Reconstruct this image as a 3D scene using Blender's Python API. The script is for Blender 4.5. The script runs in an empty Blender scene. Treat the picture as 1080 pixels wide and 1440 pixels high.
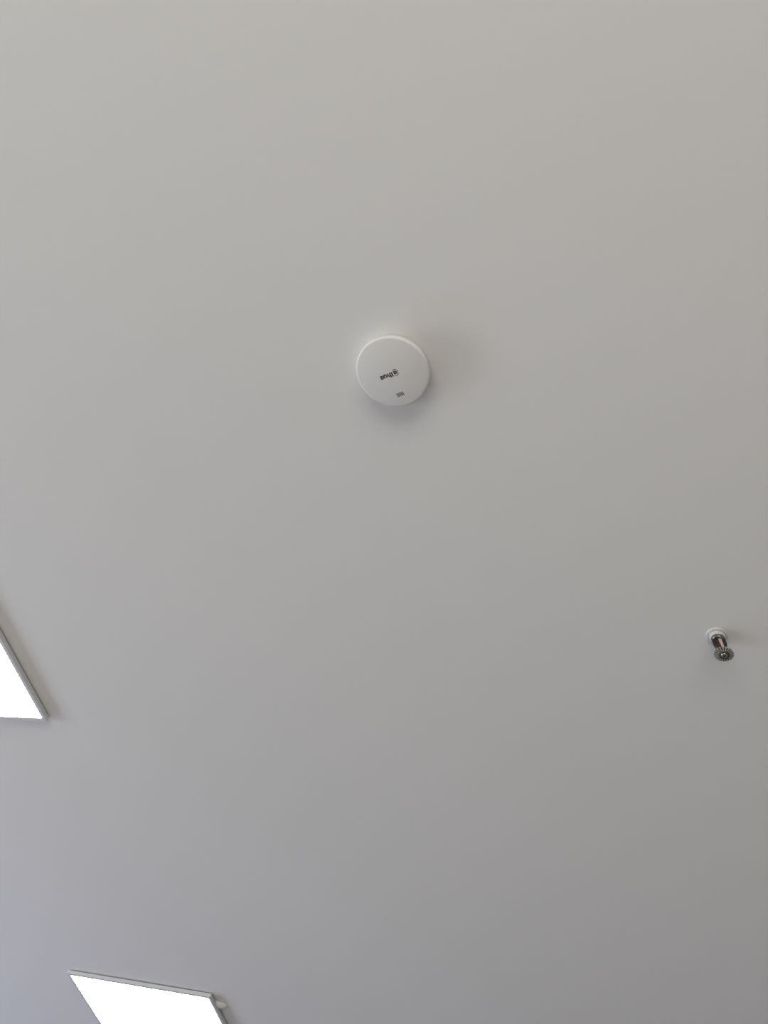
import bpy, bmesh, math
from mathutils import Matrix, Vector

# ------------------------------------------------------------------ scene, camera, light
S = bpy.context.scene
C = S.collection
PI = math.pi
CEIL = 2.80                      # height of the ceiling
CAM_Z = CEIL - 1.3937            # the phone held at chest height, looking up
F_PX = 1218.1                    # focal length in pixels of a 1080 x 1440 frame

cam_data = bpy.data.cameras.new('camera')
cam_data.sensor_fit = 'VERTICAL'
cam_data.sensor_height = 36.0
cam_data.lens = F_PX / 1440.0 * 36.0
cam_data.clip_start = 0.02
camera = bpy.data.objects.new('camera', cam_data)
C.objects.link(camera)
right = Vector((0.947436, 0.206071, 0.244743))
down = Vector((-0.042947, 0.839945, -0.54097))
fwd = Vector((-0.317049, 0.502023, 0.804644))
M = Matrix((right, -down, -fwd)).transposed().to_4x4()
M.translation = (0, 0, CAM_Z)
camera.matrix_world = M
S.camera = camera

S.view_settings.view_transform = 'Standard'
S.view_settings.look = 'None'
S.view_settings.gamma = 1.0
S.view_settings.use_curve_mapping = False
S.view_settings.exposure = 0.0
S.cycles.use_denoising = True
S.cycles.denoising_input_passes = 'RGB_ALBEDO_NORMAL'
S.cycles.denoising_prefilter = 'NONE'
S.cycles.max_bounces = 8
S.cycles.diffuse_bounces = 6

world = bpy.data.worlds.new('sky')
S.world = world
world.use_nodes = True
world.node_tree.nodes['Background'].inputs['Color'].default_value = (0.62, 0.74, 0.92, 1)
world.node_tree.nodes['Background'].inputs['Strength'].default_value = 1.0

LEFT_DAY = [(100.0, 105.0, 109.0), (41.0, 48.0, 80.0)]     # daylight through the two left windows, watts per channel
BACK_DAY = (79.0, 76.0, 67.0)     # daylight through the back window
PANEL_GLOW = (21.0, 21.0, 21.0)      # radiance of the ceiling panels

def daylight(name, loc, rot, sx, sy, rgb):
    p = max(max(rgb), 1e-6)
    d = bpy.data.lights.new(name, 'AREA')
    d.shape = 'RECTANGLE'; d.size = sx; d.size_y = sy
    d.energy = p; d.color = [c / p for c in rgb]
    o = bpy.data.objects.new(name, d); C.objects.link(o)
    o.location = loc; o.rotation_euler = rot
    return o

RX0, RX1, RY0, RY1 = -6.3, 5.2, -2.9, 9.0       # room limits
LEFT_WINDOWS = [(-1.0, 1.4), (2.2, 4.6)]         # y ranges
BACK_WINDOW = (-1.4, 2.2)                        # x range
LZ0, LZ1 = 0.85, 2.00                             # sill and head of the left windows
BZ0, BZ1 = 0.75, 2.15                             # sill and head of the back window
for (y0, y1), day in zip(LEFT_WINDOWS, LEFT_DAY):
    daylight('window_daylight', (RX0 + 0.03, (y0 + y1) / 2, (LZ0 + LZ1) / 2), (0, -PI / 2, 0), LZ1 - LZ0, y1 - y0, day)
daylight('window_daylight', ((BACK_WINDOW[0] + BACK_WINDOW[1]) / 2, RY0 + 0.03, (BZ0 + BZ1) / 2), (PI / 2, 0, 0),
         BACK_WINDOW[1] - BACK_WINDOW[0], BZ1 - BZ0, BACK_DAY)

# ------------------------------------------------------------------ materials
def mat(name, col, rough=0.5, metal=0.0, vary=0.03, scale=8.0, bump=0.0, bump_scale=200.0, emit=None, spec=0.5, glass=0.0):
    m = bpy.data.materials.new(name); m.use_nodes = True
    nt = m.node_tree; b = nt.nodes['Principled BSDF']
    b.inputs['Roughness'].default_value = rough
    b.inputs['Metallic'].default_value = metal
    b.inputs['Specular IOR Level'].default_value = spec
    if glass: b.inputs['Transmission Weight'].default_value = glass
    tc = nt.nodes.new('ShaderNodeTexCoord')
    n = nt.nodes.new('ShaderNodeTexNoise'); n.inputs['Scale'].default_value = scale; n.inputs['Detail'].default_value = 3
    nt.links.new(tc.outputs['Object'], n.inputs['Vector'])
    r = nt.nodes.new('ShaderNodeValToRGB')
    r.color_ramp.elements[0].position = 0.3; r.color_ramp.elements[1].position = 0.7
    r.color_ramp.elements[0].color = [c * (1 - vary) for c in col] + [1]
    r.color_ramp.elements[1].color = [min(1, c * (1 + vary)) for c in col] + [1]
    nt.links.new(n.outputs['Fac'], r.inputs['Fac'])
    nt.links.new(r.outputs['Color'], b.inputs['Base Color'])
    if bump:
        n2 = nt.nodes.new('ShaderNodeTexNoise'); n2.inputs['Scale'].default_value = bump_scale; n2.inputs['Detail'].default_value = 4
        nt.links.new(tc.outputs['Object'], n2.inputs['Vector'])
        bp = nt.nodes.new('ShaderNodeBump'); bp.inputs['Strength'].default_value = bump; bp.inputs['Distance'].default_value = 0.0005
        nt.links.new(n2.outputs['Fac'], bp.inputs['Height']); nt.links.new(bp.outputs['Normal'], b.inputs['Normal'])
    if emit:
        p = max(emit)
        b.inputs['Emission Color'].default_value = [c / p for c in emit] + [1]
        b.inputs['Emission Strength'].default_value = p
    return m

M_CEIL = mat('ceiling_paint', (0.78, 0.775, 0.765), 0.95, vary=0.006, scale=1.3, bump=0.10, bump_scale=90, spec=0.1)
M_WALL = mat('wall_paint', (0.62, 0.61, 0.59), 0.9, vary=0.01, scale=2, bump=0.1, spec=0.2)
M_FLOOR = mat('floor_vinyl', (0.34, 0.315, 0.285), 0.5, vary=0.06, scale=5)
M_WFRAME = mat('window_aluminium', (0.75, 0.76, 0.77), 0.4, vary=0.02)
M_GLASS = mat('window_glass', (0.92, 0.96, 0.98), 0.02, vary=0.0, glass=1.0)
M_PLASTIC = mat('white_plastic', (0.78, 0.78, 0.765), 0.42, vary=0.01, scale=30, spec=0.4)
M_SHELL = mat('off_white_plastic', (0.74, 0.735, 0.72), 0.45, vary=0.01, scale=30, spec=0.35)
M_INK = mat('dark_print', (0.06, 0.052, 0.048), 0.6, vary=0.1, scale=300)
M_INK2 = mat('grey_print', (0.05, 0.046, 0.042), 0.6, vary=0.1, scale=300)
M_ALU = mat('powder_coated_frame', (0.65, 0.66, 0.68), 0.45, vary=0.01, scale=40, spec=0.4)
M_STEEL = mat('white_sheet_steel', (0.62, 0.62, 0.62), 0.5, vary=0.02)
M_DIFF = mat('opal_diffuser', (0.9, 0.9, 0.9), 0.4, vary=0.0, emit=PANEL_GLOW)
M_CHROME = mat('chrome', (0.62, 0.60, 0.57), 0.18, metal=1.0, vary=0.08, scale=120)
M_BRASS = mat('dull_chromed_brass', (0.36, 0.33, 0.30), 0.3, metal=1.0, vary=0.10, scale=90)
M_RING = mat('grey_white_enamel', (0.62, 0.615, 0.605), 0.35, vary=0.01, spec=0.5)
M_TOOTH = mat('satin_chrome', (0.74, 0.71, 0.68), 0.35, metal=0.9, vary=0.06, scale=120)
M_ARM = mat('darkened_metal', (0.055, 0.045, 0.042), 0.35, metal=0.6, vary=0.15, scale=120)  # chrome's dark reflections put into the base colour; also behind deflector slits
M_HUB = mat('dark_hub_metal', (0.16, 0.15, 0.14), 0.35, metal=0.8, vary=0.12, scale=150)  # darker metal of the hub plate
M_PINK = mat('lit_bulb_pink', (0.60, 0.47, 0.44), 0.4, metal=0.3, vary=0.06, scale=120)
M_BULB = mat('red_glass_bulb', (0.10, 0.016, 0.013), 0.08, vary=0.12, scale=200, spec=0.6)
M_DARK = mat('hole_shade', (0.02, 0.02, 0.02), 0.6, vary=0.1)

# ------------------------------------------------------------------ mesh helpers
def obj(name, bm, m, parent=None, smooth=None):
    me = bpy.data.meshes.new(name)
    bmesh.ops.recalc_face_normals(bm, faces=bm.faces)
    if smooth is not None:
        for f in bm.faces: f.smooth = True
        for e in bm.edges:
            e.smooth = not (len(e.link_faces) == 2 and e.calc_face_angle(0) > math.radians(smooth))
    bm.to_mesh(me); bm.free()
    me.materials.append(m)
    o = bpy.data.objects.new(name, me); C.objects.link(o)
    if parent: o.parent = parent
    return o

def empty(name, loc, rot, label, cat, group=None):
    o = bpy.data.objects.new(name, None); C.objects.link(o)
    o.empty_display_size = 0.05
    o.location = loc; o.rotation_euler = rot
    o['label'] = label; o['category'] = cat
    if group: o['group'] = group
    return o

def box(bm, x0, x1, y0, y1, z0, z1):
    v = [bm.verts.new((x, y, z)) for x in (x0, x1) for y in (y0, y1) for z in (z0, z1)]
    for f in ((0, 1, 3, 2), (4, 6, 7, 5), (0, 4, 5, 1), (2, 3, 7, 6), (0, 2, 6, 4), (1, 5, 7, 3)):
        bm.faces.new([v[i] for i in f])
    return v

def lathe(bm, prof, n=64, close=True):
    """revolve (r, z) profile about z"""
    rings = []
    for r, z in prof:
        if r < 1e-7:
            rings.append([bm.verts.new((0, 0, z))])
        else:
            rings.append([bm.verts.new((r * math.cos(2 * PI * k / n), r * math.sin(2 * PI * k / n), z)) for k in range(n)])
    for a, b in zip(rings, rings[1:]):
        for k in range(n):
            k2 = (k + 1) % n
            if len(a) == 1 and len(b) == 1: continue
            if len(a) == 1: bm.faces.new((a[0], b[k], b[k2]))
            elif len(b) == 1: bm.faces.new((a[k], b[0], a[k2]))
            else: bm.faces.new((a[k], b[k], b[k2], a[k2]))
    return bm

def prism(bm, pts, z0, z1):
    """extruded flat polygon (x, y) from z0 to z1"""
    a = [bm.verts.new((x, y, z0)) for x, y in pts]
    b = [bm.verts.new((x, y, z1)) for x, y in pts]
    n = len(pts)
    bm.faces.new(a[::-1]); bm.faces.new(b)
    for k in range(n):
        k2 = (k + 1) % n
        bm.faces.new((a[k], a[k2], b[k2], b[k]))

def stroke(bm, pts, w, z0, z1):
    """a pen stroke of width w along pts in the xy plane, extruded"""
    n = len(pts); L = []; R = []
    for i, p in enumerate(pts):
        a = Vector(pts[max(0, i - 1)]); b = Vector(pts[min(n - 1, i + 1)])
        d = (b - a).normalized(); nn = Vector((-d.y, d.x)) * w / 2
        L.append(Vector(p) + nn); R.append(Vector(p) - nn)
    for i in range(n - 1):
        prism(bm, [R[i], R[i + 1], L[i + 1], L[i]], z0, z1)

def arc(cx, cy, r, a0, a1, n=14, ry=None):
    ry = ry or r
    return [(cx + r * math.cos(math.radians(a0 + (a1 - a0) * k / n)), cy + ry * math.sin(math.radians(a0 + (a1 - a0) * k / n))) for k in range(n + 1)]

def tube(bm, pts, radii, n=12, flat=1.0):
    """round bar along 3-D pts"""
    rings = []
    for i, p in enumerate(pts):
        a = Vector(pts[max(0, i - 1)]); b = Vector(pts[min(len(pts) - 1, i + 1)])
        d = (b - a).normalized()
        u = Vector((0, 1, 0)) if abs(d.y) < 0.9 else Vector((1, 0, 0))
        s = d.cross(u).normalized(); t = s.cross(d).normalized()
        rings.append([bm.verts.new(Vector(p) + s * radii[i] * math.cos(2 * PI * k / n) + t * radii[i] * flat * math.sin(2 * PI * k / n)) for k in range(n)])
    for a, b in zip(rings, rings[1:]):
        for k in range(n):
            bm.faces.new((a[k], a[(k + 1) % n], b[(k + 1) % n], b[k]))
    bm.faces.new(rings[0][::-1]); bm.faces.new(rings[-1])

# ------------------------------------------------------------------ the room
def struct(name, bm, m, parent=None):
    o = obj(name, bm, m, parent)
    if not parent: o['kind'] = 'structure'
    return o

T = 0.2
bm = bmesh.new(); box(bm, RX0 - T, RX1 + T, RY0 - T, RY1 + T, CEIL, CEIL + 0.15); ceiling = struct('ceiling', bm, M_CEIL)
bm = bmesh.new(); box(bm, RX0 - T, RX1 + T, RY0 - T, RY1 + T, -0.15, 0); struct('floor', bm, M_FLOOR)
bm = bmesh.new(); box(bm, RX1, RX1 + T, RY0, RY1, 0, CEIL); struct('wall_right', bm, M_WALL)
bm = bmesh.new(); box(bm, RX0 - T, RX1 + T, RY1, RY1 + T, 0, CEIL); struct('wall_front', bm, M_WALL)
bm = bmesh.new()
ys = [RY0] + [y for w in LEFT_WINDOWS for y in w] + [RY1]
box(bm, RX0 - T, RX0, RY0, RY1, 0, LZ0); box(bm, RX0 - T, RX0, RY0, RY1, LZ1, CEIL)
for k in range(0, len(ys), 2): box(bm, RX0 - T, RX0, ys[k], ys[k + 1], LZ0, LZ1)
struct('wall_left', bm, M_WALL)
bm = bmesh.new()
box(bm, RX0 - T, RX1 + T, RY0 - T, RY0, 0, BZ0); box(bm, RX0 - T, RX1 + T, RY0 - T, RY0, BZ1, CEIL)
box(bm, RX0 - T, BACK_WINDOW[0], RY0 - T, RY0, BZ0, BZ1); box(bm, BACK_WINDOW[1], RX1 + T, RY0 - T, RY0, BZ0, BZ1)
struct('wall_back', bm, M_WALL)

def window(name, length, h, panes, loc, rz):
    """window along local x, in the middle of the wall thickness"""
    fw = 0.05
    bm = bmesh.new()
    box(bm, 0, length, -0.03, 0.03, 0, fw); box(bm, 0, length, -0.03, 0.03, h - fw, h)
    for k in range(panes + 1):
        x = k * (length - fw) / panes
        box(bm, x, x + fw, -0.03, 0.03, fw, h - fw)
    w = struct(name, bm, M_WFRAME)
    for k in range(panes):
        x = k * (length - fw) / panes + fw
        bm = bmesh.new(); box(bm, x, x + (length - fw) / panes - fw, -0.003, 0.003, fw, h - fw)
        obj('pane', bm, M_GLASS, w)
    w.location = loc; w.rotation_euler = (0, 0, rz)
window('window_1', LEFT_WINDOWS[0][1] - LEFT_WINDOWS[0][0], LZ1 - LZ0, 2, (RX0 - T / 2, LEFT_WINDOWS[0][0], LZ0), PI / 2)
window('window_2', LEFT_WINDOWS[1][1] - LEFT_WINDOWS[1][0], LZ1 - LZ0, 2, (RX0 - T / 2, LEFT_WINDOWS[1][0], LZ0), PI / 2)
window('window_3', BACK_WINDOW[1] - BACK_WINDOW[0], BZ1 - BZ0, 3, (BACK_WINDOW[0], RY0 - T / 2, BZ0), 0)

# ------------------------------------------------------------------ flat light panels, hung just under the ceiling
# built face down: local +z points at the floor, local y runs against world y
GAP, RIM, LIP, SIDE = 0.0040, 0.0125, 0.0115, 0.600
def light_panel(x, y, rz, label, spot_y):
    """x, y: world place of the panel's corner at larger x and smaller y"""
    t = empty('light_panel', (x, y, CEIL), (PI, 0, rz), label, 'ceiling light', 'square ceiling light panels')
    # local frame: corner at origin, panel spans x -SIDE..0, y -SIDE..0 (local -y is world +y)
    z0, z1 = GAP, GAP + RIM
    L, W = SIDE, LIP
    rails = [[(0, 0), (-L, 0), (-L + W, -W), (-W, -W)], [(-L, 0), (-L, -L), (-L + W, -L + W), (-L + W, -W)],
             [(-L, -L), (0, -L), (-W, -L + W), (-L + W, -L + W)], [(0, -L), (0, 0), (-W, -W), (-W, -L + W)]]
    for q in rails:
        bm = bmesh.new(); prism(bm, q, z0, z1)
        bmesh.ops.bevel(bm, geom=[e for e in bm.edges if abs(e.verts[0].co.z - z1) < 1e-6 and abs(e.verts[1].co.z - z1) < 1e-6], offset=0.0007, segments=2, affect='EDGES')
        obj('frame_rail', bm, M_ALU, t)
    bm = bmesh.new(); box(bm, -L + W, -W, -L + W, -W, z1 - 0.004, z1 - 0.0014); obj('diffuser', bm, M_DIFF, t)
    bm = bmesh.new(); box(bm, -L + 0.004, -0.004, -L + 0.004, -0.004, z0, z1 - 0.0045); obj('back_plate', bm, M_STEEL, t)
    for sx in (-0.12, -0.48):                                       # spacers fixing the plate to the ceiling
        for sy in (-0.12, -0.48):
            bm = bmesh.new()
            bmesh.ops.create_cone(bm, cap_ends=True, segments=20, radius1=0.012, radius2=0.012, depth=GAP, matrix=Matrix.Translation((sx, sy, GAP / 2)))
            obj('spacer', bm, M_STEEL, t)
    if spot_y:
        bm = bmesh.new()                                            # low rounded cap added for a spot of light, half under the rim
        prof = [(0, 0.0100), (0.25, 0.0097), (0.5, 0.0086), (0.75, 0.0064), (0.92, 0.0036), (1.0, 0.0)]
        lathe(bm, [(r, z) for r, z in prof] + [(0, 0)], 28)
        bmesh.ops.transform(bm, matrix=Matrix.Diagonal((0.034, 0.021, 1.05, 1.0)), verts=bm.verts)
        o = obj('light_spot_cap', bm, M_PLASTIC, t, 60); o.location = (0.003, spot_y, 0); o['label'] = 'small bright cap standing in for a spot of light past the rim'
    return t
light_panel(-1.6566, 0.8870, 0.0, 'lit white square panel cut off by the left edge of the photo', 0)
light_panel(-1.6168, 2.8340, math.radians(1.45), 'lit white square panel at the bottom edge with a bright cap for a light spot on its right side', -0.076)

# ------------------------------------------------------------------ round access point
AP = (-0.4618, 0.5664)
def on_level(u, v, z):
    """the place at height z that the photo shows at pixel u, v"""
    r = right * ((u - 540) / F_PX) + down * ((v - 720) / F_PX) + fwd
    return r.x * (z - CAM_Z) / r.z, r.y * (z - CAM_Z) / r.z
(ax, ay), (bx, by) = on_level(561.5, 521.0, CEIL), on_level(534.5, 532.3, CEIL)
AP_ROT = math.atan2(by - ay, bx - ax)                                # writing direction on the ceiling
ap = empty('wireless_access_point', (AP[0], AP[1], CEIL), (PI, 0, AP_ROT), 'round white access point disc with dark lettering, mounted flat on the ceiling', 'access point')
bm = bmesh.new(); lathe(bm, [(0, 0), (0.0600, 0), (0.0600, 0.004), (0, 0.004)], 96); obj('mounting_plate', bm, M_PLASTIC, ap, 40)
R, H_AP = 0.0675, 0.0280
bm = bmesh.new()
prof = [(0.0612, 0.0022), (0.0625, 0.0022), (0.0634, 0.0040), (0.0652, 0.0110), (R, 0.0180)]
for k in range(1, 9):
    a = PI / 2 * k / 8 * 0.92
    prof.append((R - 0.0045 + 0.0045 * math.cos(a), 0.0180 + 0.0050 * math.sin(a)))
CR = R - 0.0045                                                     # the cover is a shallow dome
def face_z(r): return H_AP - (H_AP - 0.0230) * (r / CR) ** 2.2
prof += [(CR * q, face_z(CR * q)) for q in (0.95, 0.88, 0.8, 0.7, 0.6, 0.5, 0.4, 0.3, 0.2, 0.1)] + [(0, H_AP)]
lathe(bm, [(0, 0.0022)] + prof, 128); obj('housing', bm, M_SHELL, ap, 50)
Z0, zt = 0.0, 1.0                                                   # replaced by the cover's own height in printed()
def printed(name, bm, m, u, v, k=1.0):
    """lay a flat print on the domed cover, centred where the photo shows it"""
    x, y = on_level(u, v, CEIL - H_AP + 0.001)
    dx, dy = x - AP[0], y - AP[1]
    c, q = math.cos(AP_ROT), math.sin(AP_ROT)
    lx, ly = dx * c + dy * q, dx * q - dy * c
    for w in bm.verts:
        x, y = w.co.x * k + lx, w.co.y * k + ly
        w.co = (x, y, face_z(math.hypot(x, y)) + (0.00012 if w.co.z > 0.5 else -0.0010))
    return obj(name, bm, m, ap)
# lettering: a ringed letter, then l h u a
bm = bmesh.new()
lw = 0.0028
def ltr_a(cx, cy, rx, ry):
    stroke(bm, arc(cx, cy, rx, 0, 360, 20, ry), lw, Z0, zt)
    stroke(bm, [(cx + rx, cy + ry + lw * 0.5), (cx + rx, cy - ry - lw * 0.5)], lw, Z0, zt)
ltr_a(-0.0136, 0.0000, 0.0022, 0.0023)
stroke(bm, arc(-0.0136, 0.0002, 0.0054, 50, 310, 26, 0.0066), 0.0013, Z0, zt)
stroke(bm, [(-0.0062, 0.0066), (-0.0062, -0.0038)], lw, Z0, zt)
stroke(bm, [(-0.0022, 0.0066), (-0.0022, -0.0038)], lw, Z0, zt)
stroke(bm, arc(0.0003, -0.0002, 0.0025, 180, 0, 12, 0.0030) + [(0.0028, -0.0038)], lw, Z0, zt)
stroke(bm, [(0.0066, 0.0036)] + arc(0.0090, -0.0006, 0.0024, 180, 360, 12, 0.0026) + [(0.0114, 0.0036)], lw, Z0, zt)
stroke(bm, [(0.0114, 0.0036), (0.0114, -0.0042)], lw, Z0, zt)
ltr_a(0.0166, -0.0001, 0.0023, 0.0026)
printed('lettering', bm, M_INK, 547.6, 526.8, 0.90)
bm = bmesh.new()
bw = 0.0016
for k in range(5):                                                   # little mark of upright bars
    x = -0.0060 + 0.0030 * k
    stroke(bm, [(x - 0.0004, 0.0044 - 0.0006 * (k == 2)), (x + 0.0004, -0.0042)], bw, Z0, zt)
printed('bar_mark', bm, M_INK2, 562.8, 554.8, 0.95)

# ------------------------------------------------------------------ sprinkler head
sp = empty('sprinkler_head', (0.0690, 1.1890, CEIL), (PI, 0, 0), 'small metal sprinkler head with red bulb hanging from a white ring', 'sprinkler')
bm = bmesh.new(); lathe(bm, [(0, 0), (0.0198, 0), (0.0203, 0.0014), (0.0192, 0.0030), (0.0170, 0.0036), (0.0158, 0.0030), (0.0150, 0.0040), (0, 0.0040)], 48)
obj('escutcheon', bm, M_RING, sp, 35)
# the head leans a little: everything below the ring slides along one slant
TILT = Matrix(((1, 0, 0.196, 0), (0, 1, -0.08, 0), (0, 0, 1, 0), (0, 0, 0, 1)))
def spart(name, bm, m, smooth=40, parent=None):
    bmesh.ops.transform(bm, matrix=TILT, verts=bm.verts)
    return obj(name, bm, m, parent or sp, smooth)
bm = bmesh.new(); lathe(bm, [(0.0, 0.0030), (0.0146, 0.0030), (0.0148, 0.0078), (0.0140, 0.0092), (0.0126, 0.0096), (0.0120, 0.0080), (0, 0.0080)], 40); spart('collar', bm, M_RING)
bm = bmesh.new(); lathe(bm, [(0, 0.0070), (0.0118, 0.0070), (0.0118, 0.0115), (0.0100, 0.0135), (0, 0.0135)], 24); spart('threaded_boss', bm, M_BRASS, 30)
def plate(pts, y0, y1):
    """a flat bar cut in the local xz plane"""
    bm = bmesh.new(); prism(bm, pts, y0, y1)
    for v in bm.verts: v.co = Vector((v.co.x, v.co.z, v.co.y))
    bmesh.ops.bevel(bm, geom=list(bm.edges), offset=0.0006, segments=1, affect='EDGES')
    return bm
spart('frame_arm', plate([(-0.0122, 0.011), (-0.0124, 0.026), (-0.0095, 0.034), (-0.0035, 0.044), (0.0, 0.045), (-0.0026, 0.034), (-0.0048, 0.026), (-0.0044, 0.011)], -0.0035, 0.0035), M_ARM)
spart('frame_arm', plate([(0.0122, 0.011), (0.0124, 0.026), (0.0098, 0.034), (0.0040, 0.044), (0.0010, 0.045), (0.0052, 0.034), (0.0078, 0.026), (0.0078, 0.011)], -0.0035, 0.0035), M_ARM)
bm = bmesh.new(); tube(bm, [(-0.0030, 0.0030, 0.012), (-0.0022, 0.0030, 0.020), (-0.0012, 0.0030, 0.032), (-0.0002, 0.0030, 0.043)], [0.0012, 0.0018, 0.0018, 0.0010], 12)
b = spart('glass_bulb', bm, M_BULB); b['label'] = 'thin dark red glass bulb'
b = spart('lit_bulb_strip', plate([(-0.0012, 0.011), (0.0058, 0.011), (0.0044, 0.030), (0.0034, 0.046), (0.0004, 0.046)], 0.0010, 0.0042), M_PINK); b['label'] = 'pale pink strip for the lit side of the bulb'  # added bar, the bulb's lit side put into its pink colour
bm = bmesh.new(); lathe(bm, [(0, 0.0440), (0.0042, 0.0440), (0.0046, 0.0470), (0.0040, 0.0510), (0, 0.0510)], 20); spart('frame_boss', bm, M_BRASS)
# deflector: dished plate whose dark colour makes the slits read dark, with a crown of separate teeth lying on it
bm = bmesh.new(); zd = 0.0520
lathe(bm, [(0.0, zd - 0.0012), (0.0150, zd - 0.0024), (0.0170, zd - 0.0026), (0.0170, zd - 0.0020), (0.0088, zd - 0.0004), (0.0070, zd + 0.0008), (0, zd + 0.0010)], 40)
defl = spart('deflector', bm, M_ARM, 30)
NT = 20
for k in range(NT):
    a = 2 * PI * (k + 0.3) / NT
    h0, h1 = 0.50 * PI / NT, 0.62 * PI / NT
    bm = bmesh.new()
    r0, r1 = 0.0080, 0.0183
    P = lambda r, aa, z: bm.verts.new((r * math.cos(aa), r * math.sin(aa), z))
    lo = [P(r0, a - h0, zd - 0.0010), P(r1, a - h1, zd - 0.0026), P(r1 + 0.0004, a, zd - 0.0026), P(r1, a + h1, zd - 0.0026), P(r0, a + h0, zd - 0.0010)]
    hi = [P(r0, a - h0, zd + 0.0002), P(r1, a - h1, zd - 0.0012), P(r1 + 0.0004, a, zd - 0.0012), P(r1, a + h1, zd - 0.0012), P(r0, a + h0, zd + 0.0002)]
    bm.faces.new(lo[::-1]); bm.faces.new(hi)
    for i in range(5): bm.faces.new((lo[i], lo[(i + 1) % 5], hi[(i + 1) % 5], hi[i]))
    spart('tooth', bm, M_TOOTH, None, defl)
bm = bmesh.new(); lathe(bm, [(0.0024, zd + 0.0006), (0.0060, zd + 0.0006), (0.0058, zd + 0.0018), (0.0040, zd + 0.0034), (0.0028, zd + 0.0034), (0.0024, zd + 0.0020)], 24)
spart('load_screw', bm, M_BRASS)
bm = bmesh.new(); lathe(bm, [(0, zd), (0.0104, zd), (0.0100, zd + 0.0006), (0.0066, zd + 0.0012), (0, zd + 0.0012)], 30); spart('hub_plate', bm, M_HUB)
bm = bmesh.new(); lathe(bm, [(0, zd + 0.0006), (0.0027, zd + 0.0006), (0.0027, zd + 0.0030), (0, zd + 0.0030)], 6); spart('socket_shade_plug', bm, M_DARK, 20)  # solid plug, the hole's shade put into its near-black colour
